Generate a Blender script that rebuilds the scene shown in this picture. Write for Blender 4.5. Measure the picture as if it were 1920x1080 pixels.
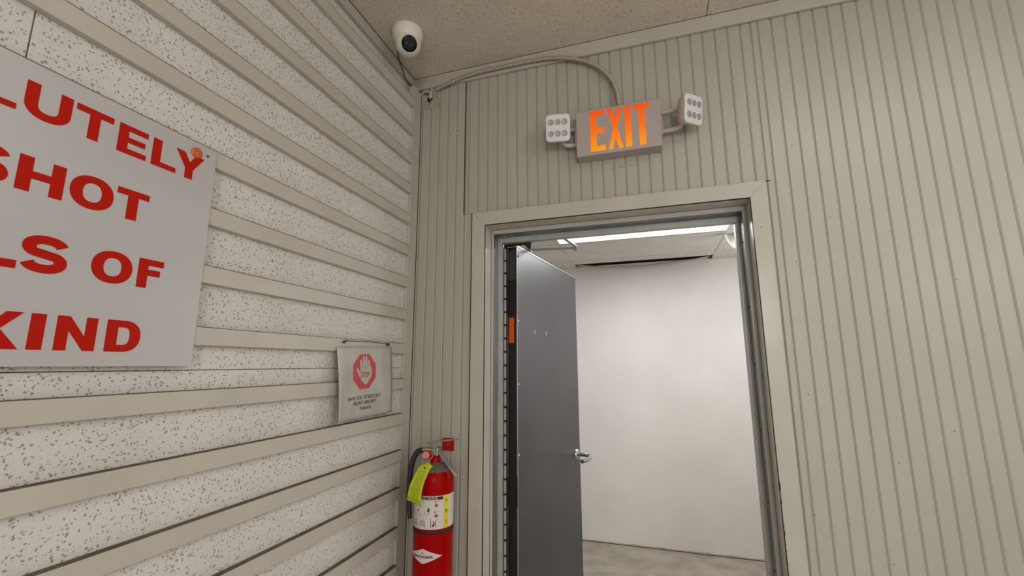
import bpy, bmesh, math, random
from mathutils import Vector, Matrix
random.seed(7)
PI = math.pi
D = bpy.data
C = bpy.context.scene.collection
for o in list(D.objects): D.objects.remove(o, do_unlink=True)

# ------------------------------------------------------------------ camera
cam = D.objects.new('camera', D.cameras.new('camera')); C.objects.link(cam)
cam.data.sensor_width = 36.0; cam.data.sensor_fit = 'HORIZONTAL'
cam.data.lens = 817.12 / 1920 * 36.0
cam.data.clip_start = 0.02
P_, Y_, R_ = math.radians(9.961), math.radians(-17.410), math.radians(-0.138)
fwd = Vector((math.sin(Y_) * math.cos(P_), math.cos(Y_) * math.cos(P_), math.sin(P_)))
right0 = Vector((math.cos(Y_), -math.sin(Y_), 0)); up0 = right0.cross(fwd)
rt = right0 * math.cos(R_) + up0 * math.sin(R_); up = up0 * math.cos(R_) - right0 * math.sin(R_)
M = Matrix((rt, up, -fwd)).transposed().to_4x4()
cam.matrix_world = Matrix.Translation((1.0, -1.7, 1.52)) @ M
bpy.context.scene.camera = cam

# ------------------------------------------------------------------ world, lights, exposure
w = D.worlds.new('world'); bpy.context.scene.world = w; w.use_nodes = True
w.node_tree.nodes['Background'].inputs[0].default_value = (0.9, 0.95, 1.0, 1)
w.node_tree.nodes['Background'].inputs[1].default_value = 0.05
vs = bpy.context.scene.view_settings
vs.view_transform = 'Standard'; vs.look = 'None'; vs.gamma = 1.0; vs.exposure = 0.0; vs.use_curve_mapping = False

def area(name, loc, sx, sy, power, col):
    l = D.lights.new(name, 'AREA'); l.shape = 'RECTANGLE'; l.size = sx; l.size_y = sy
    l.energy = power; l.color = col
    o = D.objects.new(name, l); C.objects.link(o); o.location = loc
    return o
def fill_point(name, loc, r, power, col):
    l = D.lights.new(name, 'POINT'); l.shadow_soft_size = r; l.energy = power; l.color = col
    o = D.objects.new(name, l); C.objects.link(o); o.location = loc
    return o
COOL = (0.985, 0.985, 1.0)
area('troffer_light', (2.15, -1.15, 2.865), 1.15, 0.55, 10, COOL)
fill_point('fill_light', (3.6, -2.6, 2.25), .30, 38, COOL)  # added unseen fill, evens out the front room
fill_point('fill_light', (1.9, -4.0, 2.1), .30, 86, COOL)  # unseen ambient fill added behind the camera
fill_point('fill_light', (2.3, -2.2, 1.0), .30, 12, COOL)  # added low fill without any fixture
area('troffer_light', (0.965, 1.23, 2.395), 1.15, 0.55, 17, (1.0, 0.985, 1.0))
fill_point('fill_light', (2.25, 1.30, 1.95), .25, 20, (1.0, 0.985, 1.0))  # unseen fill added to lift the far wall and drop ceiling

# ------------------------------------------------------------------ materials
def lin(c):
    return tuple(((v / 255) / 12.92 if v / 255 <= .04045 else ((v / 255 + .055) / 1.055) ** 2.4) for v in c) + (1,)
def mat(name, col, rough=.5, metal=0., noise=0., nscale=8., bump=0., bscale=60., emis=None, estr=0., coat=0., spec=None, stretch=None, col2=None):
    m = D.materials.new(name); m.use_nodes = True
    nt = m.node_tree; b = nt.nodes['Principled BSDF']
    b.inputs['Base Color'].default_value = lin(col)
    b.inputs['Roughness'].default_value = rough; b.inputs['Metallic'].default_value = metal
    if spec is not None: b.inputs['Specular IOR Level'].default_value = spec
    if coat: b.inputs['Coat Weight'].default_value = coat
    tc = None
    def coord():
        nonlocal tc
        if tc is None:
            g = nt.nodes.new('ShaderNodeNewGeometry'); mp = nt.nodes.new('ShaderNodeMapping')
            nt.links.new(g.outputs['Position'], mp.inputs['Vector'])
            if stretch: mp.inputs['Scale'].default_value = stretch
            tc = mp.outputs[0]
        return tc
    if noise:
        n = nt.nodes.new('ShaderNodeTexNoise'); n.inputs['Scale'].default_value = nscale; n.inputs['Detail'].default_value = 5
        nt.links.new(coord(), n.inputs['Vector'])
        mx = nt.nodes.new('ShaderNodeMix'); mx.data_type = 'RGBA'
        mr = nt.nodes.new('ShaderNodeMapRange'); mr.inputs['From Min'].default_value = .3; mr.inputs['From Max'].default_value = .7
        nt.links.new(n.outputs['Fac'], mr.inputs['Value']); nt.links.new(mr.outputs[0], mx.inputs['Factor'])
        c2 = col2 or tuple(v * (1 - noise) for v in col)
        mx.inputs['A'].default_value = lin(col); mx.inputs['B'].default_value = lin(c2)
        nt.links.new(mx.outputs['Result'], b.inputs['Base Color'])
    if bump:
        n = nt.nodes.new('ShaderNodeTexNoise'); n.inputs['Scale'].default_value = bscale; n.inputs['Detail'].default_value = 4
        nt.links.new(coord(), n.inputs['Vector'])
        bp = nt.nodes.new('ShaderNodeBump'); bp.inputs['Strength'].default_value = bump; bp.inputs['Distance'].default_value = .003
        nt.links.new(n.outputs['Fac'], bp.inputs['Height']); nt.links.new(bp.outputs[0], b.inputs['Normal'])
    if emis:
        b.inputs['Emission Color'].default_value = lin(emis); b.inputs['Emission Strength'].default_value = estr
    return m

def pitted(name, col, pit, scale=75., thr=.30, fine=170., rough=.85, mottling=.05, finethr=.24, sc=(1, 1, 1)):
    """painted mineral-fibre tile: random pits of two sizes, real relief by bump"""
    m = mat(name, col, rough); nt = m.node_tree; b = nt.nodes['Principled BSDF']; L = nt.links.new
    g = nt.nodes.new('ShaderNodeNewGeometry'); mp = nt.nodes.new('ShaderNodeMapping'); mp.inputs['Scale'].default_value = sc
    L(g.outputs['Position'], mp.inputs['Vector'])
    dis = nt.nodes.new('ShaderNodeTexNoise'); dis.inputs['Scale'].default_value = 90
    L(mp.outputs[0], dis.inputs['Vector'])
    add = nt.nodes.new('ShaderNodeMix'); add.data_type = 'RGBA'; add.blend_type = 'ADD'; add.inputs['Factor'].default_value = .010
    L(mp.outputs[0], add.inputs['A']); L(dis.outputs['Color'], add.inputs['B'])
    outs = []
    for s, t, keep in ((scale, thr, .60), (fine, finethr, .5)):
        v = nt.nodes.new('ShaderNodeTexVoronoi'); v.inputs['Scale'].default_value = s; L(add.outputs['Result'], v.inputs['Vector'])
        sep = nt.nodes.new('ShaderNodeSeparateColor'); L(v.outputs['Color'], sep.inputs[0])
        k = nt.nodes.new('ShaderNodeMapRange'); k.inputs['From Min'].default_value = 1 - keep; k.inputs['From Max'].default_value = 1
        k.inputs['To Min'].default_value = 0; k.inputs['To Max'].default_value = t
        L(sep.outputs[0], k.inputs['Value'])
        sub = nt.nodes.new('ShaderNodeMath'); sub.operation = 'SUBTRACT'; L(k.outputs[0], sub.inputs[0]); L(v.outputs['Distance'], sub.inputs[1])
        r = nt.nodes.new('ShaderNodeMapRange'); r.inputs['From Min'].default_value = 0.; r.inputs['From Max'].default_value = .12; L(sub.outputs[0], r.inputs['Value'])
        outs.append(r.outputs[0])
    mxm = nt.nodes.new('ShaderNodeMath'); mxm.operation = 'MAXIMUM'; L(outs[0], mxm.inputs[0]); L(outs[1], mxm.inputs[1])
    n2 = nt.nodes.new('ShaderNodeTexNoise'); n2.inputs['Scale'].default_value = 5; n2.inputs['Detail'].default_value = 6; L(g.outputs['Position'], n2.inputs['Vector'])
    base = nt.nodes.new('ShaderNodeMix'); base.data_type = 'RGBA'; base.inputs['A'].default_value = lin(col)
    base.inputs['B'].default_value = lin(tuple(v * (1 - 2 * mottling) for v in col)); L(n2.outputs['Fac'], base.inputs['Factor'])
    mx = nt.nodes.new('ShaderNodeMix'); mx.data_type = 'RGBA'; L(mxm.outputs[0], mx.inputs['Factor'])
    L(base.outputs['Result'], mx.inputs['A']); mx.inputs['B'].default_value = lin(pit); L(mx.outputs['Result'], b.inputs['Base Color'])
    inv = nt.nodes.new('ShaderNodeMath'); inv.operation = 'MULTIPLY_ADD'; inv.inputs[1].default_value = -1.; L(mxm.outputs[0], inv.inputs[0])
    n3 = nt.nodes.new('ShaderNodeTexNoise'); n3.inputs['Scale'].default_value = 220; n3.inputs['Detail'].default_value = 3; L(g.outputs['Position'], n3.inputs['Vector'])
    L(n3.outputs['Fac'], inv.inputs[2])
    bp = nt.nodes.new('ShaderNodeBump'); bp.inputs['Strength'].default_value = .5; bp.inputs['Distance'].default_value = .0015
    L(inv.outputs[0], bp.inputs['Height']); L(bp.outputs[0], b.inputs['Normal'])
    return m

GREIGE = (196, 189, 168)
M_ = {}
M_['batten'] = mat('batten_paint', (187, 181, 169), .42, noise=.04, nscale=6, bump=.12, bscale=70)
M_['tile'] = pitted('tile_paint', (215, 211, 204), (148, 142, 128), scale=105, thr=.50, fine=190, finethr=.5)
M_['plank'] = mat('plank_paint', (173, 169, 156), .38, noise=.045, nscale=3.5, bump=.16, bscale=130, stretch=(1, 1, .35))
M_['trim'] = mat('trim_paint', (183, 178, 166), .27, noise=.04, nscale=7, bump=.08, bscale=50)
M_['dust_shade'] = mat('dust_and_shade', (104, 97, 82), .95, noise=.3, nscale=30)
M_['gap'] = mat('dark_gap', (58, 50, 38), .9)
M_['ceiling'] = pitted('ceiling_paint', (222, 211, 192), (176, 164, 142), scale=120, thr=.5, fine=210, finethr=.5, mottling=.06)
M_['steel'] = mat('bare_steel', (150, 152, 156), .42, metal=.75, noise=.35, nscale=18, stretch=(1, 1, .12), col2=(104, 106, 112))
M_['steel_paint'] = mat('steel_paint', (176, 176, 168), .4, metal=.2, noise=.08, nscale=20)
M_['door'] = mat('door_steel', (101, 101, 104), .40, metal=.85, noise=.10, nscale=2.6, bump=.03, bscale=25)
M_['door_lip'] = mat('door_lip', (190, 190, 188), .35, metal=.8)
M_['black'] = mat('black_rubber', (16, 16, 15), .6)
M_['blackpad'] = mat('black_pad', (9, 9, 9), .75, bump=.6, bscale=90)
M_['darkgrey'] = mat('dark_grey', (52, 52, 50), .5)
M_['orange'] = mat('orange_sticker', (214, 78, 12), .6)
M_['chrome'] = mat('chrome', (190, 190, 188), .22, metal=1.)
M_['white_wall'] = mat('white_wall_paint', (231, 228, 224), .75, noise=.035, nscale=3, bump=.28, bscale=22)
M_['grime'] = mat('wall_grime', (206, 200, 186), .85, noise=.15, nscale=14)
M_['floor'] = mat('concrete', (178, 170, 156), .6, noise=.22, nscale=5, bump=.1, bscale=30, col2=(138, 133, 122))
M_['front_floor'] = mat('front_floor_vinyl', (205, 203, 200), .5, noise=.1)
M_['room_wall'] = mat('room_wall_paint', (208, 205, 198), .6, noise=.04)
M_['tile2'] = pitted('drop_tile', (228, 224, 216), (160, 152, 138), scale=95, thr=.45, fine=190, finethr=.4)
M_['tbar'] = mat('tbar', (205, 200, 188), .5)
M_['diffuser'] = mat('diffuser', (250, 248, 240), .4, emis=(255, 252, 244), estr=1.6)
M_['white_plastic'] = mat('white_plastic', (250, 250, 250), .5)
M_['cam_white'] = mat('camera_white', (222, 218, 206), .38)
M_['lens'] = mat('lens_black', (8, 9, 12), .3, spec=.2)
M_['sign_alu'] = mat('brushed_aluminium', (196, 198, 198), .5, metal=.35, noise=.06, nscale=3, col2=(186, 180, 178), bump=.03, bscale=200, stretch=(1, .08, 1))
M_['sign_red'] = mat('sign_red', (176, 20, 0), .55, spec=.15)
M_['exit_body'] = mat('exit_body', (168, 155, 150), .45, bump=.05, bscale=90)
M_['head_shell'] = mat('lamp_head_shell', (190, 172, 166), .45)
M_['head_lens'] = mat('lamp_head_lens', (212, 210, 208), .12, coat=.5, spec=.6)
M_['led'] = mat('led_reflector', (150, 149, 152), .35, metal=.1)
M_['conduit'] = mat('conduit_armour', (168, 156, 143), .42, metal=.35)
M_['red'] = mat('extinguisher_red', (154, 0, 0), .3, spec=.09)
M_['red_wall'] = mat('hanger_red', (168, 14, 12), .4)
M_['ext_dome'] = mat('dusty_dome', (96, 92, 84), .8)
M_['hose'] = mat('hose_rubber', (34, 33, 34), .5)
M_['label'] = mat('label_white', (206, 198, 192), .45)
M_['label_yellow'] = mat('label_yellow', (214, 198, 40), .45)
M_['ink'] = mat('ink_black', (22, 21, 20), .6)
M_['ink_grey'] = mat('ink_grey', (120, 116, 106), .6)
M_['ink_red'] = mat('ink_red', (180, 32, 34), .6)
M_['tag'] = mat('hang_tag', (190, 200, 22), .55, noise=.08, nscale=60)
M_['tag_ink'] = mat('tag_ink', (138, 142, 12), .6)
M_['gauge_face'] = mat('gauge_face', (206, 120, 120), .3)
M_['brass'] = mat('dull_brass', (176, 160, 120), .35, metal=.8)
M_['alu'] = mat('cast_aluminium', (178, 174, 166), .32, metal=.9)
M_['paper'] = mat('laminated_paper', (188, 183, 174), .35, noise=.10, nscale=14)
M_['paper_red'] = mat('print_red', (190, 62, 66), .4)
M_['paper_ink'] = mat('print_ink', (84, 80, 74), .5)
M_['pin_blue'] = mat('pin_blue', (44, 40, 110), .4)
M_['copper'] = mat('copper_disc', (206, 96, 48), .4, metal=.2)
M_['plaster'] = mat('bare_plaster', (176, 166, 150), .9, noise=.2, nscale=60)
M_['wire'] = mat('wire', (80, 70, 54), .6)
M_['wire_pale'] = mat('wire_pale', (196, 188, 172), .5)
M_['void'] = mat('void', (20, 10, 8), .9)
# exit letters: a backlit red lens, brighter towards the LED strip at the bottom
mE = D.materials.new('exit_glow'); mE.use_nodes = True; nt = mE.node_tree; b = nt.nodes['Principled BSDF']
b.inputs['Base Color'].default_value = lin((220, 70, 10)); b.inputs['Roughness'].default_value = .4
tcn = nt.nodes.new('ShaderNodeTexCoord'); sp = nt.nodes.new('ShaderNodeSeparateXYZ'); mr = nt.nodes.new('ShaderNodeMapRange')
nt.links.new(tcn.outputs['Object'], sp.inputs[0]); nt.links.new(sp.outputs['Z'], mr.inputs['Value'])
mr.inputs['From Min'].default_value = -.09; mr.inputs['From Max'].default_value = .09
cr = nt.nodes.new('ShaderNodeValToRGB'); nt.links.new(mr.outputs[0], cr.inputs[0])
cr.color_ramp.elements[0].color = lin((255, 158, 0)); cr.color_ramp.elements[1].color = lin((246, 74, 0))
e = cr.color_ramp.elements.new(.48); e.color = lin((250, 112, 0))
nt.links.new(cr.outputs[0], b.inputs['Emission Color']); b.inputs['Emission Strength'].default_value = .93
b.inputs['Base Color'].default_value = (0.02, 0.005, 0, 1)
M_['exit_glow'] = mE

# ------------------------------------------------------------------ helpers
def link(name, me, parent=None, loc=(0, 0, 0)):
    o = D.objects.new(name, me); C.objects.link(o); o.location = loc
    if parent is not None: o.parent = parent
    return o
def tag(o, label=None, cat=None, group=None, kind=None):
    if label: o['label'] = label
    if cat: o['category'] = cat
    if group: o['group'] = group
    if kind: o['kind'] = kind
    return o
def empty(name, loc=(0, 0, 0), rot=(0, 0, 0)):
    o = D.objects.new(name, None); C.objects.link(o); o.location = loc; o.rotation_euler = rot
    o.empty_display_size = .05
    return o
class MB:
    """collects vertices and faces of one mesh"""
    def __init__(s): s.v = []; s.f = []; s.sm = []
    def add(s, vs, fs, smooth=False):
        n = len(s.v); s.v += [tuple(v) for v in vs]
        s.f += [tuple(i + n for i in f) for f in fs]; s.sm += [smooth] * len(fs); return s
    def box(s, a, b):
        (x0, y0, z0), (x1, y1, z1) = a, b
        return s.add([(x0, y0, z0), (x1, y0, z0), (x1, y1, z0), (x0, y1, z0), (x0, y0, z1), (x1, y0, z1), (x1, y1, z1), (x0, y1, z1)],
                     [(0, 3, 2, 1), (4, 5, 6, 7), (0, 1, 5, 4), (1, 2, 6, 5), (2, 3, 7, 6), (3, 0, 4, 7)])
    def prism(s, poly, fn, h0, h1):
        """polygon (a,b) extruded; fn(a,b,h)->xyz"""
        n = len(poly)
        vs = [fn(a, b, h0) for a, b in poly] + [fn(a, b, h1) for a, b in poly]
        fs = [tuple(range(n))[::-1], tuple(range(n, 2 * n))] + [(i, (i + 1) % n, n + (i + 1) % n, n + i) for i in range(n)]
        return s.add(vs, fs)
    def tube(s, pts, r, seg=10, cap=True, rf=None, smooth=True):
        pts = [Vector(p) for p in pts]; rings = []; up_ = None; vs = []
        for i, p in enumerate(pts):
            t = (pts[min(i + 1, len(pts) - 1)] - pts[max(i - 1, 0)]).normalized()
            if up_ is None:
                up_ = Vector((0, 0, 1)) if abs(t.z) < .9 else Vector((1, 0, 0))
            n1 = (up_ - t * up_.dot(t)).normalized(); n2 = t.cross(n1); up_ = n1
            rr = rf(i) if rf else r
            vs += [p + (n1 * math.cos(2 * PI * k / seg) + n2 * math.sin(2 * PI * k / seg)) * rr for k in range(seg)]
        fs = []
        for i in range(len(pts) - 1):
            for k in range(seg):
                a = i * seg + k; b2 = i * seg + (k + 1) % seg
                fs.append((a, b2, b2 + seg, a + seg))
        s.add(vs, fs, smooth)
        if cap:
            s.add(vs[:seg][::-1], [tuple(range(seg))]); s.add(vs[-seg:], [tuple(range(seg))])
        return s
    def lathe(s, prof, center=(0, 0, 0), axis=None, seg=40, smooth=True):
        """prof: (radius, height) list about axis"""
        ax = Vector(axis or (0, 0, 1)).normalized()
        a = Vector((1, 0, 0)) if abs(ax.x) < .9 else Vector((0, 1, 0))
        n1 = (a - ax * a.dot(ax)).normalized(); n2 = ax.cross(n1); c = Vector(center); vs = []; fs = []
        for r, h in prof:
            vs += [c + ax * h + (n1 * math.cos(2 * PI * k / seg) + n2 * math.sin(2 * PI * k / seg)) * max(r, 1e-5) for k in range(seg)]
        for i in range(len(prof) - 1):
            for k in range(seg):
                p = i * seg + k; q = i * seg + (k + 1) % seg
                fs.append((p, q, q + seg, p + seg))
        return s.add(vs, fs, smooth)
    def build(s, name, m, parent=None, loc=(0, 0, 0), bevel=0., seg=2):
        me = D.meshes.new(name); me.from_pydata([tuple(v) for v in s.v], [], s.f)
        for p, sm in zip(me.polygons, s.sm): p.use_smooth = sm
        me.update()
        bm = bmesh.new(); bm.from_mesh(me)
        if bevel:
            bmesh.ops.remove_doubles(bm, verts=bm.verts, dist=1e-6)
            eds = [e2 for e2 in bm.edges if len(e2.link_faces) == 2 and e2.calc_face_angle(0) > .6]
            bmesh.ops.bevel(bm, geom=eds, offset=bevel, segments=seg, profile=.5, affect='EDGES')
        bmesh.ops.recalc_face_normals(bm, faces=bm.faces)
        bm.to_mesh(me); bm.free()
        me.materials.append(m)
        return link(name, me, parent, loc)
def spline(pts, n=8):
    pts = [Vector(p) for p in pts]; P = [pts[0] * 2 - pts[1]] + pts + [pts[-1] * 2 - pts[-2]]; out = []
    for i in range(1, len(P) - 2):
        for k in range(n):
            t = k / n; a, b2, c2, d = P[i - 1:i + 3]
            out.append(.5 * ((2 * b2) + (c2 - a) * t + (2 * a - 5 * b2 + 4 * c2 - d) * t * t + (3 * b2 - a - 3 * c2 + d) * t ** 3))
    out.append(pts[-1]); return out

# letters as polygons in a w x h box, stem width s, bar height b
def ribbon(path, s, b):
    out = []; n = len(path); L = []; R = []
    for i, (x, y) in enumerate(path):
        x0, y0 = path[max(i - 1, 0)]; x1, y1 = path[min(i + 1, n - 1)]
        dx, dy = x1 - x0, y1 - y0; l = math.hypot(dx, dy) or 1; nx, ny = -dy / l, dx / l
        t = math.hypot(s * nx, b * ny) / 2
        L.append((x + nx * t, y + ny * t)); R.append((x - nx * t, y - ny * t))
    return [[L[i], L[i + 1], R[i + 1], R[i]] for i in range(n - 1)]
def arc(cx, cy, rx, ry, a0, a1, n=16, p=1.0):
    res = []
    for i in range(n + 1):
        a = math.radians(a0 + (a1 - a0) * i / n); c, s_ = math.cos(a), math.sin(a)
        res.append((cx + rx * math.copysign(abs(c) ** p, c), cy + ry * math.copysign(abs(s_) ** p, s_)))
    return res
def glyph(ch, w, h, s, b):
    q = lambda x0, y0, x1, y1: [(x0, y0), (x1, y0), (x1, y1), (x0, y1)]
    if ch == 'I': return [q(0, 0, w, h)]
    if ch == 'L': return [q(0, 0, s, h), q(s, 0, w, b)]
    if ch == 'T': return [q((w - s) / 2, 0, (w + s) / 2, h - b), q(0, h - b, w, h)]
    if ch == 'E': return [q(0, 0, s, h), q(s, 0, w, b), q(s, h - b, w, h), q(s, (h - b) / 2, w * .93, (h + b) / 2)]
    if ch == 'F': return [q(0, 0, s, h), q(s, h - b, w, h), q(s, h * .43, w * .88, h * .43 + b)]
    if ch == 'H': return [q(0, 0, s, h), q(w - s, 0, w, h), q(s, (h - b) / 2, w - s, (h + b) / 2)]
    if ch == 'N': return [q(0, 0, s * .9, h), q(w - s * .9, 0, w, h), [(s * .9, h), (0, h), (w - s * .9, 0), (w, 0)][::-1]]
    if ch == 'K': return [q(0, 0, s, h), [(s, h * .36), (w * .70, h), (w, h), (s, h * .05 + h * .02)], [(s + w * .10, h * .52), (w * .55, h * .66), (w, 0), (w * .66, 0)]]
    if ch == 'Y': return [[(0, h), (s * 1.12, h), (w / 2 + s * .5, h * .42), (w / 2 - s * .5, h * .38)], [(w - s * 1.12, h), (w, h), (w / 2 + s * .5, h * .38), (w / 2 - s * .5, h * .42)], q((w - s) / 2, 0, (w + s) / 2, h * .41)]
    if ch == 'X': return [[(0, h), (s * 1.15, h), (w, 0), (w - s * 1.15, 0)], [(w - s * 1.15, h), (w, h), (s * 1.15, 0), (0, 0)]]
    if ch == 'O': return ribbon(arc(w / 2, h / 2, (w - s) / 2, (h - b) / 2, 0, 369, 41, .92), s, b)
    if ch == 'D': return [q(0, 0, s, h)] + ribbon([(s * .9, h - b / 2)] + arc(w * .48, h / 2, w * .52 - s / 2, (h - b) / 2, 90, -90, 20, .85) + [(s * .9, b / 2)], s, b)
    if ch == 'U': return [q(0, h * .42, s, h), q(w - s, h * .42, w, h)] + ribbon([(s / 2, h * .44)] + arc(w / 2, h * .42, (w - s) / 2, h * .42 - b / 2, 180, 360, 22, .9) + [(w - s / 2, h * .44)], s, b)
    if ch == 'S':
        ry = (h - b) / 4; rx = (w - s) / 2
        p1 = arc(w / 2, h - b / 2 - ry, rx, ry, 12, 232, 20, .92); p2 = arc(w / 2, b / 2 + ry, rx, ry, 52, -168, 20, .92)
        return ribbon(p1 + p2, s, b * 1.05)
    return []
def letter(name, ch, w, h, s, b, fn, m, parent, t=.0005):
    mb = MB()
    for poly in glyph(ch, w, h, s, b): mb.prism(poly, fn, 0, t + len(mb.v) * 1e-6)
    return mb.build(name, m, parent)
def text_polys(txt, width=None, height=None, bold=0.):
    """mesh (verts 2D, faces) of a word in Blender's own font, scaled to width/height, centred at 0"""
    cu = D.curves.new('t', 'FONT'); cu.body = txt; cu.offset = bold; cu.resolution_u = 3
    ob = D.objects.new('t', cu); C.objects.link(ob); bpy.context.view_layer.update()
    me = D.meshes.new_from_object(ob.evaluated_get(bpy.context.evaluated_depsgraph_get()))
    vs = [(v.co.x, v.co.y) for v in me.vertices]; fs = [tuple(p.vertices) for p in me.polygons]
    D.objects.remove(ob); D.meshes.remove(me); D.curves.remove(cu)
    x0, x1 = min(v[0] for v in vs), max(v[0] for v in vs); y0, y1 = min(v[1] for v in vs), max(v[1] for v in vs)
    sx = width / (x1 - x0) if width else height / (y1 - y0); sy = height / (y1 - y0) if height else sx
    return [((x - (x0 + x1) / 2) * sx, (y - (y0 + y1) / 2) * sy) for x, y in vs], fs
# walls: local (a,b,h) to world for the left wall (a=y, b=z, h out = +x) and back wall (a=x, b=z, h out = -y)
LW = lambda x: (lambda a, b, h: (x + h, a, b))
BW = lambda y: (lambda a, b, h: (a, y - h, b))

# ================================================================== SETTING: front room
H = 2.888
# ---- left wall
wl = MB().box((-.12, -5.0, 0), (-.045, .0, 3.0)).build('wall_left', M_['gap'])
tag(wl, 'left wall of pitted painted tiles crossed by horizontal battens', 'wall', kind='structure')
rows = [(0.0, .293), (.2945, .889), (.8905, 1.5085), (1.5100, 2.139), (2.1405, 2.728)]
for (z0, z1) in rows:
    ys = [-.067, -1.3105, -2.53, -3.75, -5.0]
    for i in range(4):
        MB().box((-.045, ys[i + 1] + .0022, z0), (0, ys[i], z1)).build('wall_tile', M_['tile'], wl, bevel=.0012, seg=1)
for i in range(4):      # set-back tiles above the top batten
    ys = [-.03, -1.3105, -2.53, -3.75, -5.0]
    MB().box((-.06, ys[i + 1] + .003, 2.70), (-.04, ys[i], H)).build('wall_tile', M_['tile'], wl)
bz = [2.698, 2.557, 2.4175, 2.275, 2.1345, 1.9915, 1.850, 1.709, 1.5655, 1.4225, 1.2825, 1.139, .996, .8495, .711, .569, .426, .284, .142]
bm0 = None; brot = []
for i, z in enumerate(bz):
    if bm0 is None:
        o = MB().box((0, -5.0, 0), (.018, -.0665, .042)).build('batten', M_['batten'], wl, (0, 0, z), bevel=.0012, seg=1); bm0 = o.data
    else:
        o = link('batten', bm0, wl, (0, 0, z))
    brot.append((random.uniform(-.0005, .0005), random.uniform(-.0006, .0006)))
    o.location.x = brot[-1][0]; o.rotation_euler = (brot[-1][1], 0, 0)
tag(MB().box((-.02, -.0665, 0), (.011, -.001, 2.815)).build('trim_1', M_['trim'], bevel=.001, seg=1),
    'flat vertical corner board where the batten wall meets the grooved wall', 'trim', kind='structure')
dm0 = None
for i, z in enumerate(bz):      # dirt on the lower batten tops; on upper ones a painted shadow line
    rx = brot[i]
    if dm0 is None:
        o = MB().box((.0002, -5.0, 0), (.0181, -.0665, .0011)).build('dust_shade_strip', M_['dust_shade'], wl, (0, 0, z + .0415)); dm0 = o.data
    else: o = link('dust_shade_strip', dm0, wl, (0, 0, z + .0415))
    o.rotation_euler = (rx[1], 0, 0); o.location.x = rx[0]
MB().box((-.0225, -5.0, H - .0038), (-.0200, -.013, H)).build('ceiling_gap', M_['gap'], wl)
MB().box((-.019, -.0152, H - .0022), (4.6, -.0120, H)).build('ceiling_gap', M_['dust_shade'], wl)
# round plug in a tile
pl = MB().lathe([(0, .0015), (.0055, .0015), (.007, .0006), (.0075, -.002)], (0.0, -.737, 1.135), (1, 0, 0), 20).build('tile_plug', mat('plug', (176, 166, 146), .7), wl)

# ---- ceiling
ce = MB().box((-.06, -5.0, H + .02), (4.6, 0, H + .1)).build('ceiling', M_['ceiling'])
tag(ce, 'low stippled beige ceiling', 'ceiling', kind='structure')
xs = [-.06, .068, 1.2875, 2.5075, 3.7275, 4.6]
for i in range(5):
    for (y0, y1) in ((-.6 - 1e-3, 0), (-1.82, -.603), (-3.04, -1.823), (-5.0, -3.043)):
        if i == 0: continue
        MB().box((xs[i] if i > 1 else -.06, y0, H), (xs[i + 1] - .003, y1, H + .02)).build('ceiling_tile', M_['ceiling'], ce)
# crown boards
tag(MB().box((-.04, -5.0, 2.842), (-.021, -.012, H)).build('trim_2', M_['trim'], bevel=.0012, seg=1), 'crown board along the top of the batten wall', 'trim', kind='structure')
tag(MB().box((-.021, -.014, 2.826), (4.6, 0.0, H)).build('trim_3', M_['trim'], bevel=.0015, seg=1), 'crown board along the top of the grooved wall', 'trim', kind='structure')

# ---- back wall
wb = empty('wall_back'); tag(wb, 'grooved wooden back wall around the doorway', 'wall', kind='structure')
core = MB()
core.box((-.12, .0048, 0), (.335, .215, 3.0)).box((1.388, .0048, 0), (4.7, .215, 3.0)).box((.335, .0048, 2.127), (1.388, .215, 3.0))
core.build('wall_core', M_['plank'], wb)
grey = M_['gap']
def planks(edges, z0, z1, dp=1.):
    for a, b2 in zip(edges[:-1], edges[1:]):
        g = .0030; w0, w1 = a + g, b2 - g
        poly = [(w0 - .0018, .0042 * dp), (w0 + .0018, .0012 * dp), (w0 + .0038, 0), (w1 - .0014, 0), (w1 - .0006, .0006), (w1 + .0006, .0034 * dp), (w1 + .0007, .0070), (w0 - .0019, .0070)]
        mb = MB(); mb.prism([(x, -y) for x, y in poly], lambda p, q, h: (p, -q, h), z0, z1)
        mb.build('plank', M_['plank'], wb)
planks([.0135, .0185, .064, .1095, .155, .2005, .2425], 0, 2.826, .5)
planks([.2425, .284], 0, 2.1745)
planks([.2462] + [.2616 + .0456 * n for n in range(26)] + [1.4355], 2.1765, 2.826, .6)
planks([1.4365] + [1.4618 + .0459 * n for n in range(68)], 0, 2.826)
# dark sheet seams
MB().box((.2425, -.0002, 2.176), (.2442, .006, 2.826)).build('seam', M_['gap'], wb)
MB().box((.011, -.0003, 0), (.0138, .006, 2.72)).build('seam', M_['gap'], wb)
MB().box((.281, -.0002, 0), (.2885, .006, 2.176)).build('seam', M_['gap'], wb)
MB().box((.2885, -.0004, 2.1735), (1.449, .006, 2.1763)).build('seam', M_['gap'], wb)
MB().box((1.4312, -.0002, 0), (1.4330, .006, 2.182)).build('seam', M_['gap'], wb)
# unpainted patch with a ragged wire hole in the top corner
pp = MB().box((.0145, -.0022, 2.7255), (.1135, .001, 2.826)).build('bare_patch', M_['plaster'], wb, bevel=.0006, seg=1)
hole = MB(); hp = []
for k in range(14):
    a = 2 * PI * k / 14; r = .0125 * (1 + .35 * math.sin(3 * a + 1) * .6 + .1 * math.sin(7 * a)); hp.append((.056 + r * 1.15 * math.cos(a), 2.772 + r * math.sin(a)))
hole.prism(hp, BW(-.0021), 0, .0003); hole.build('ragged_hole', M_['void'], wb)
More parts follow.
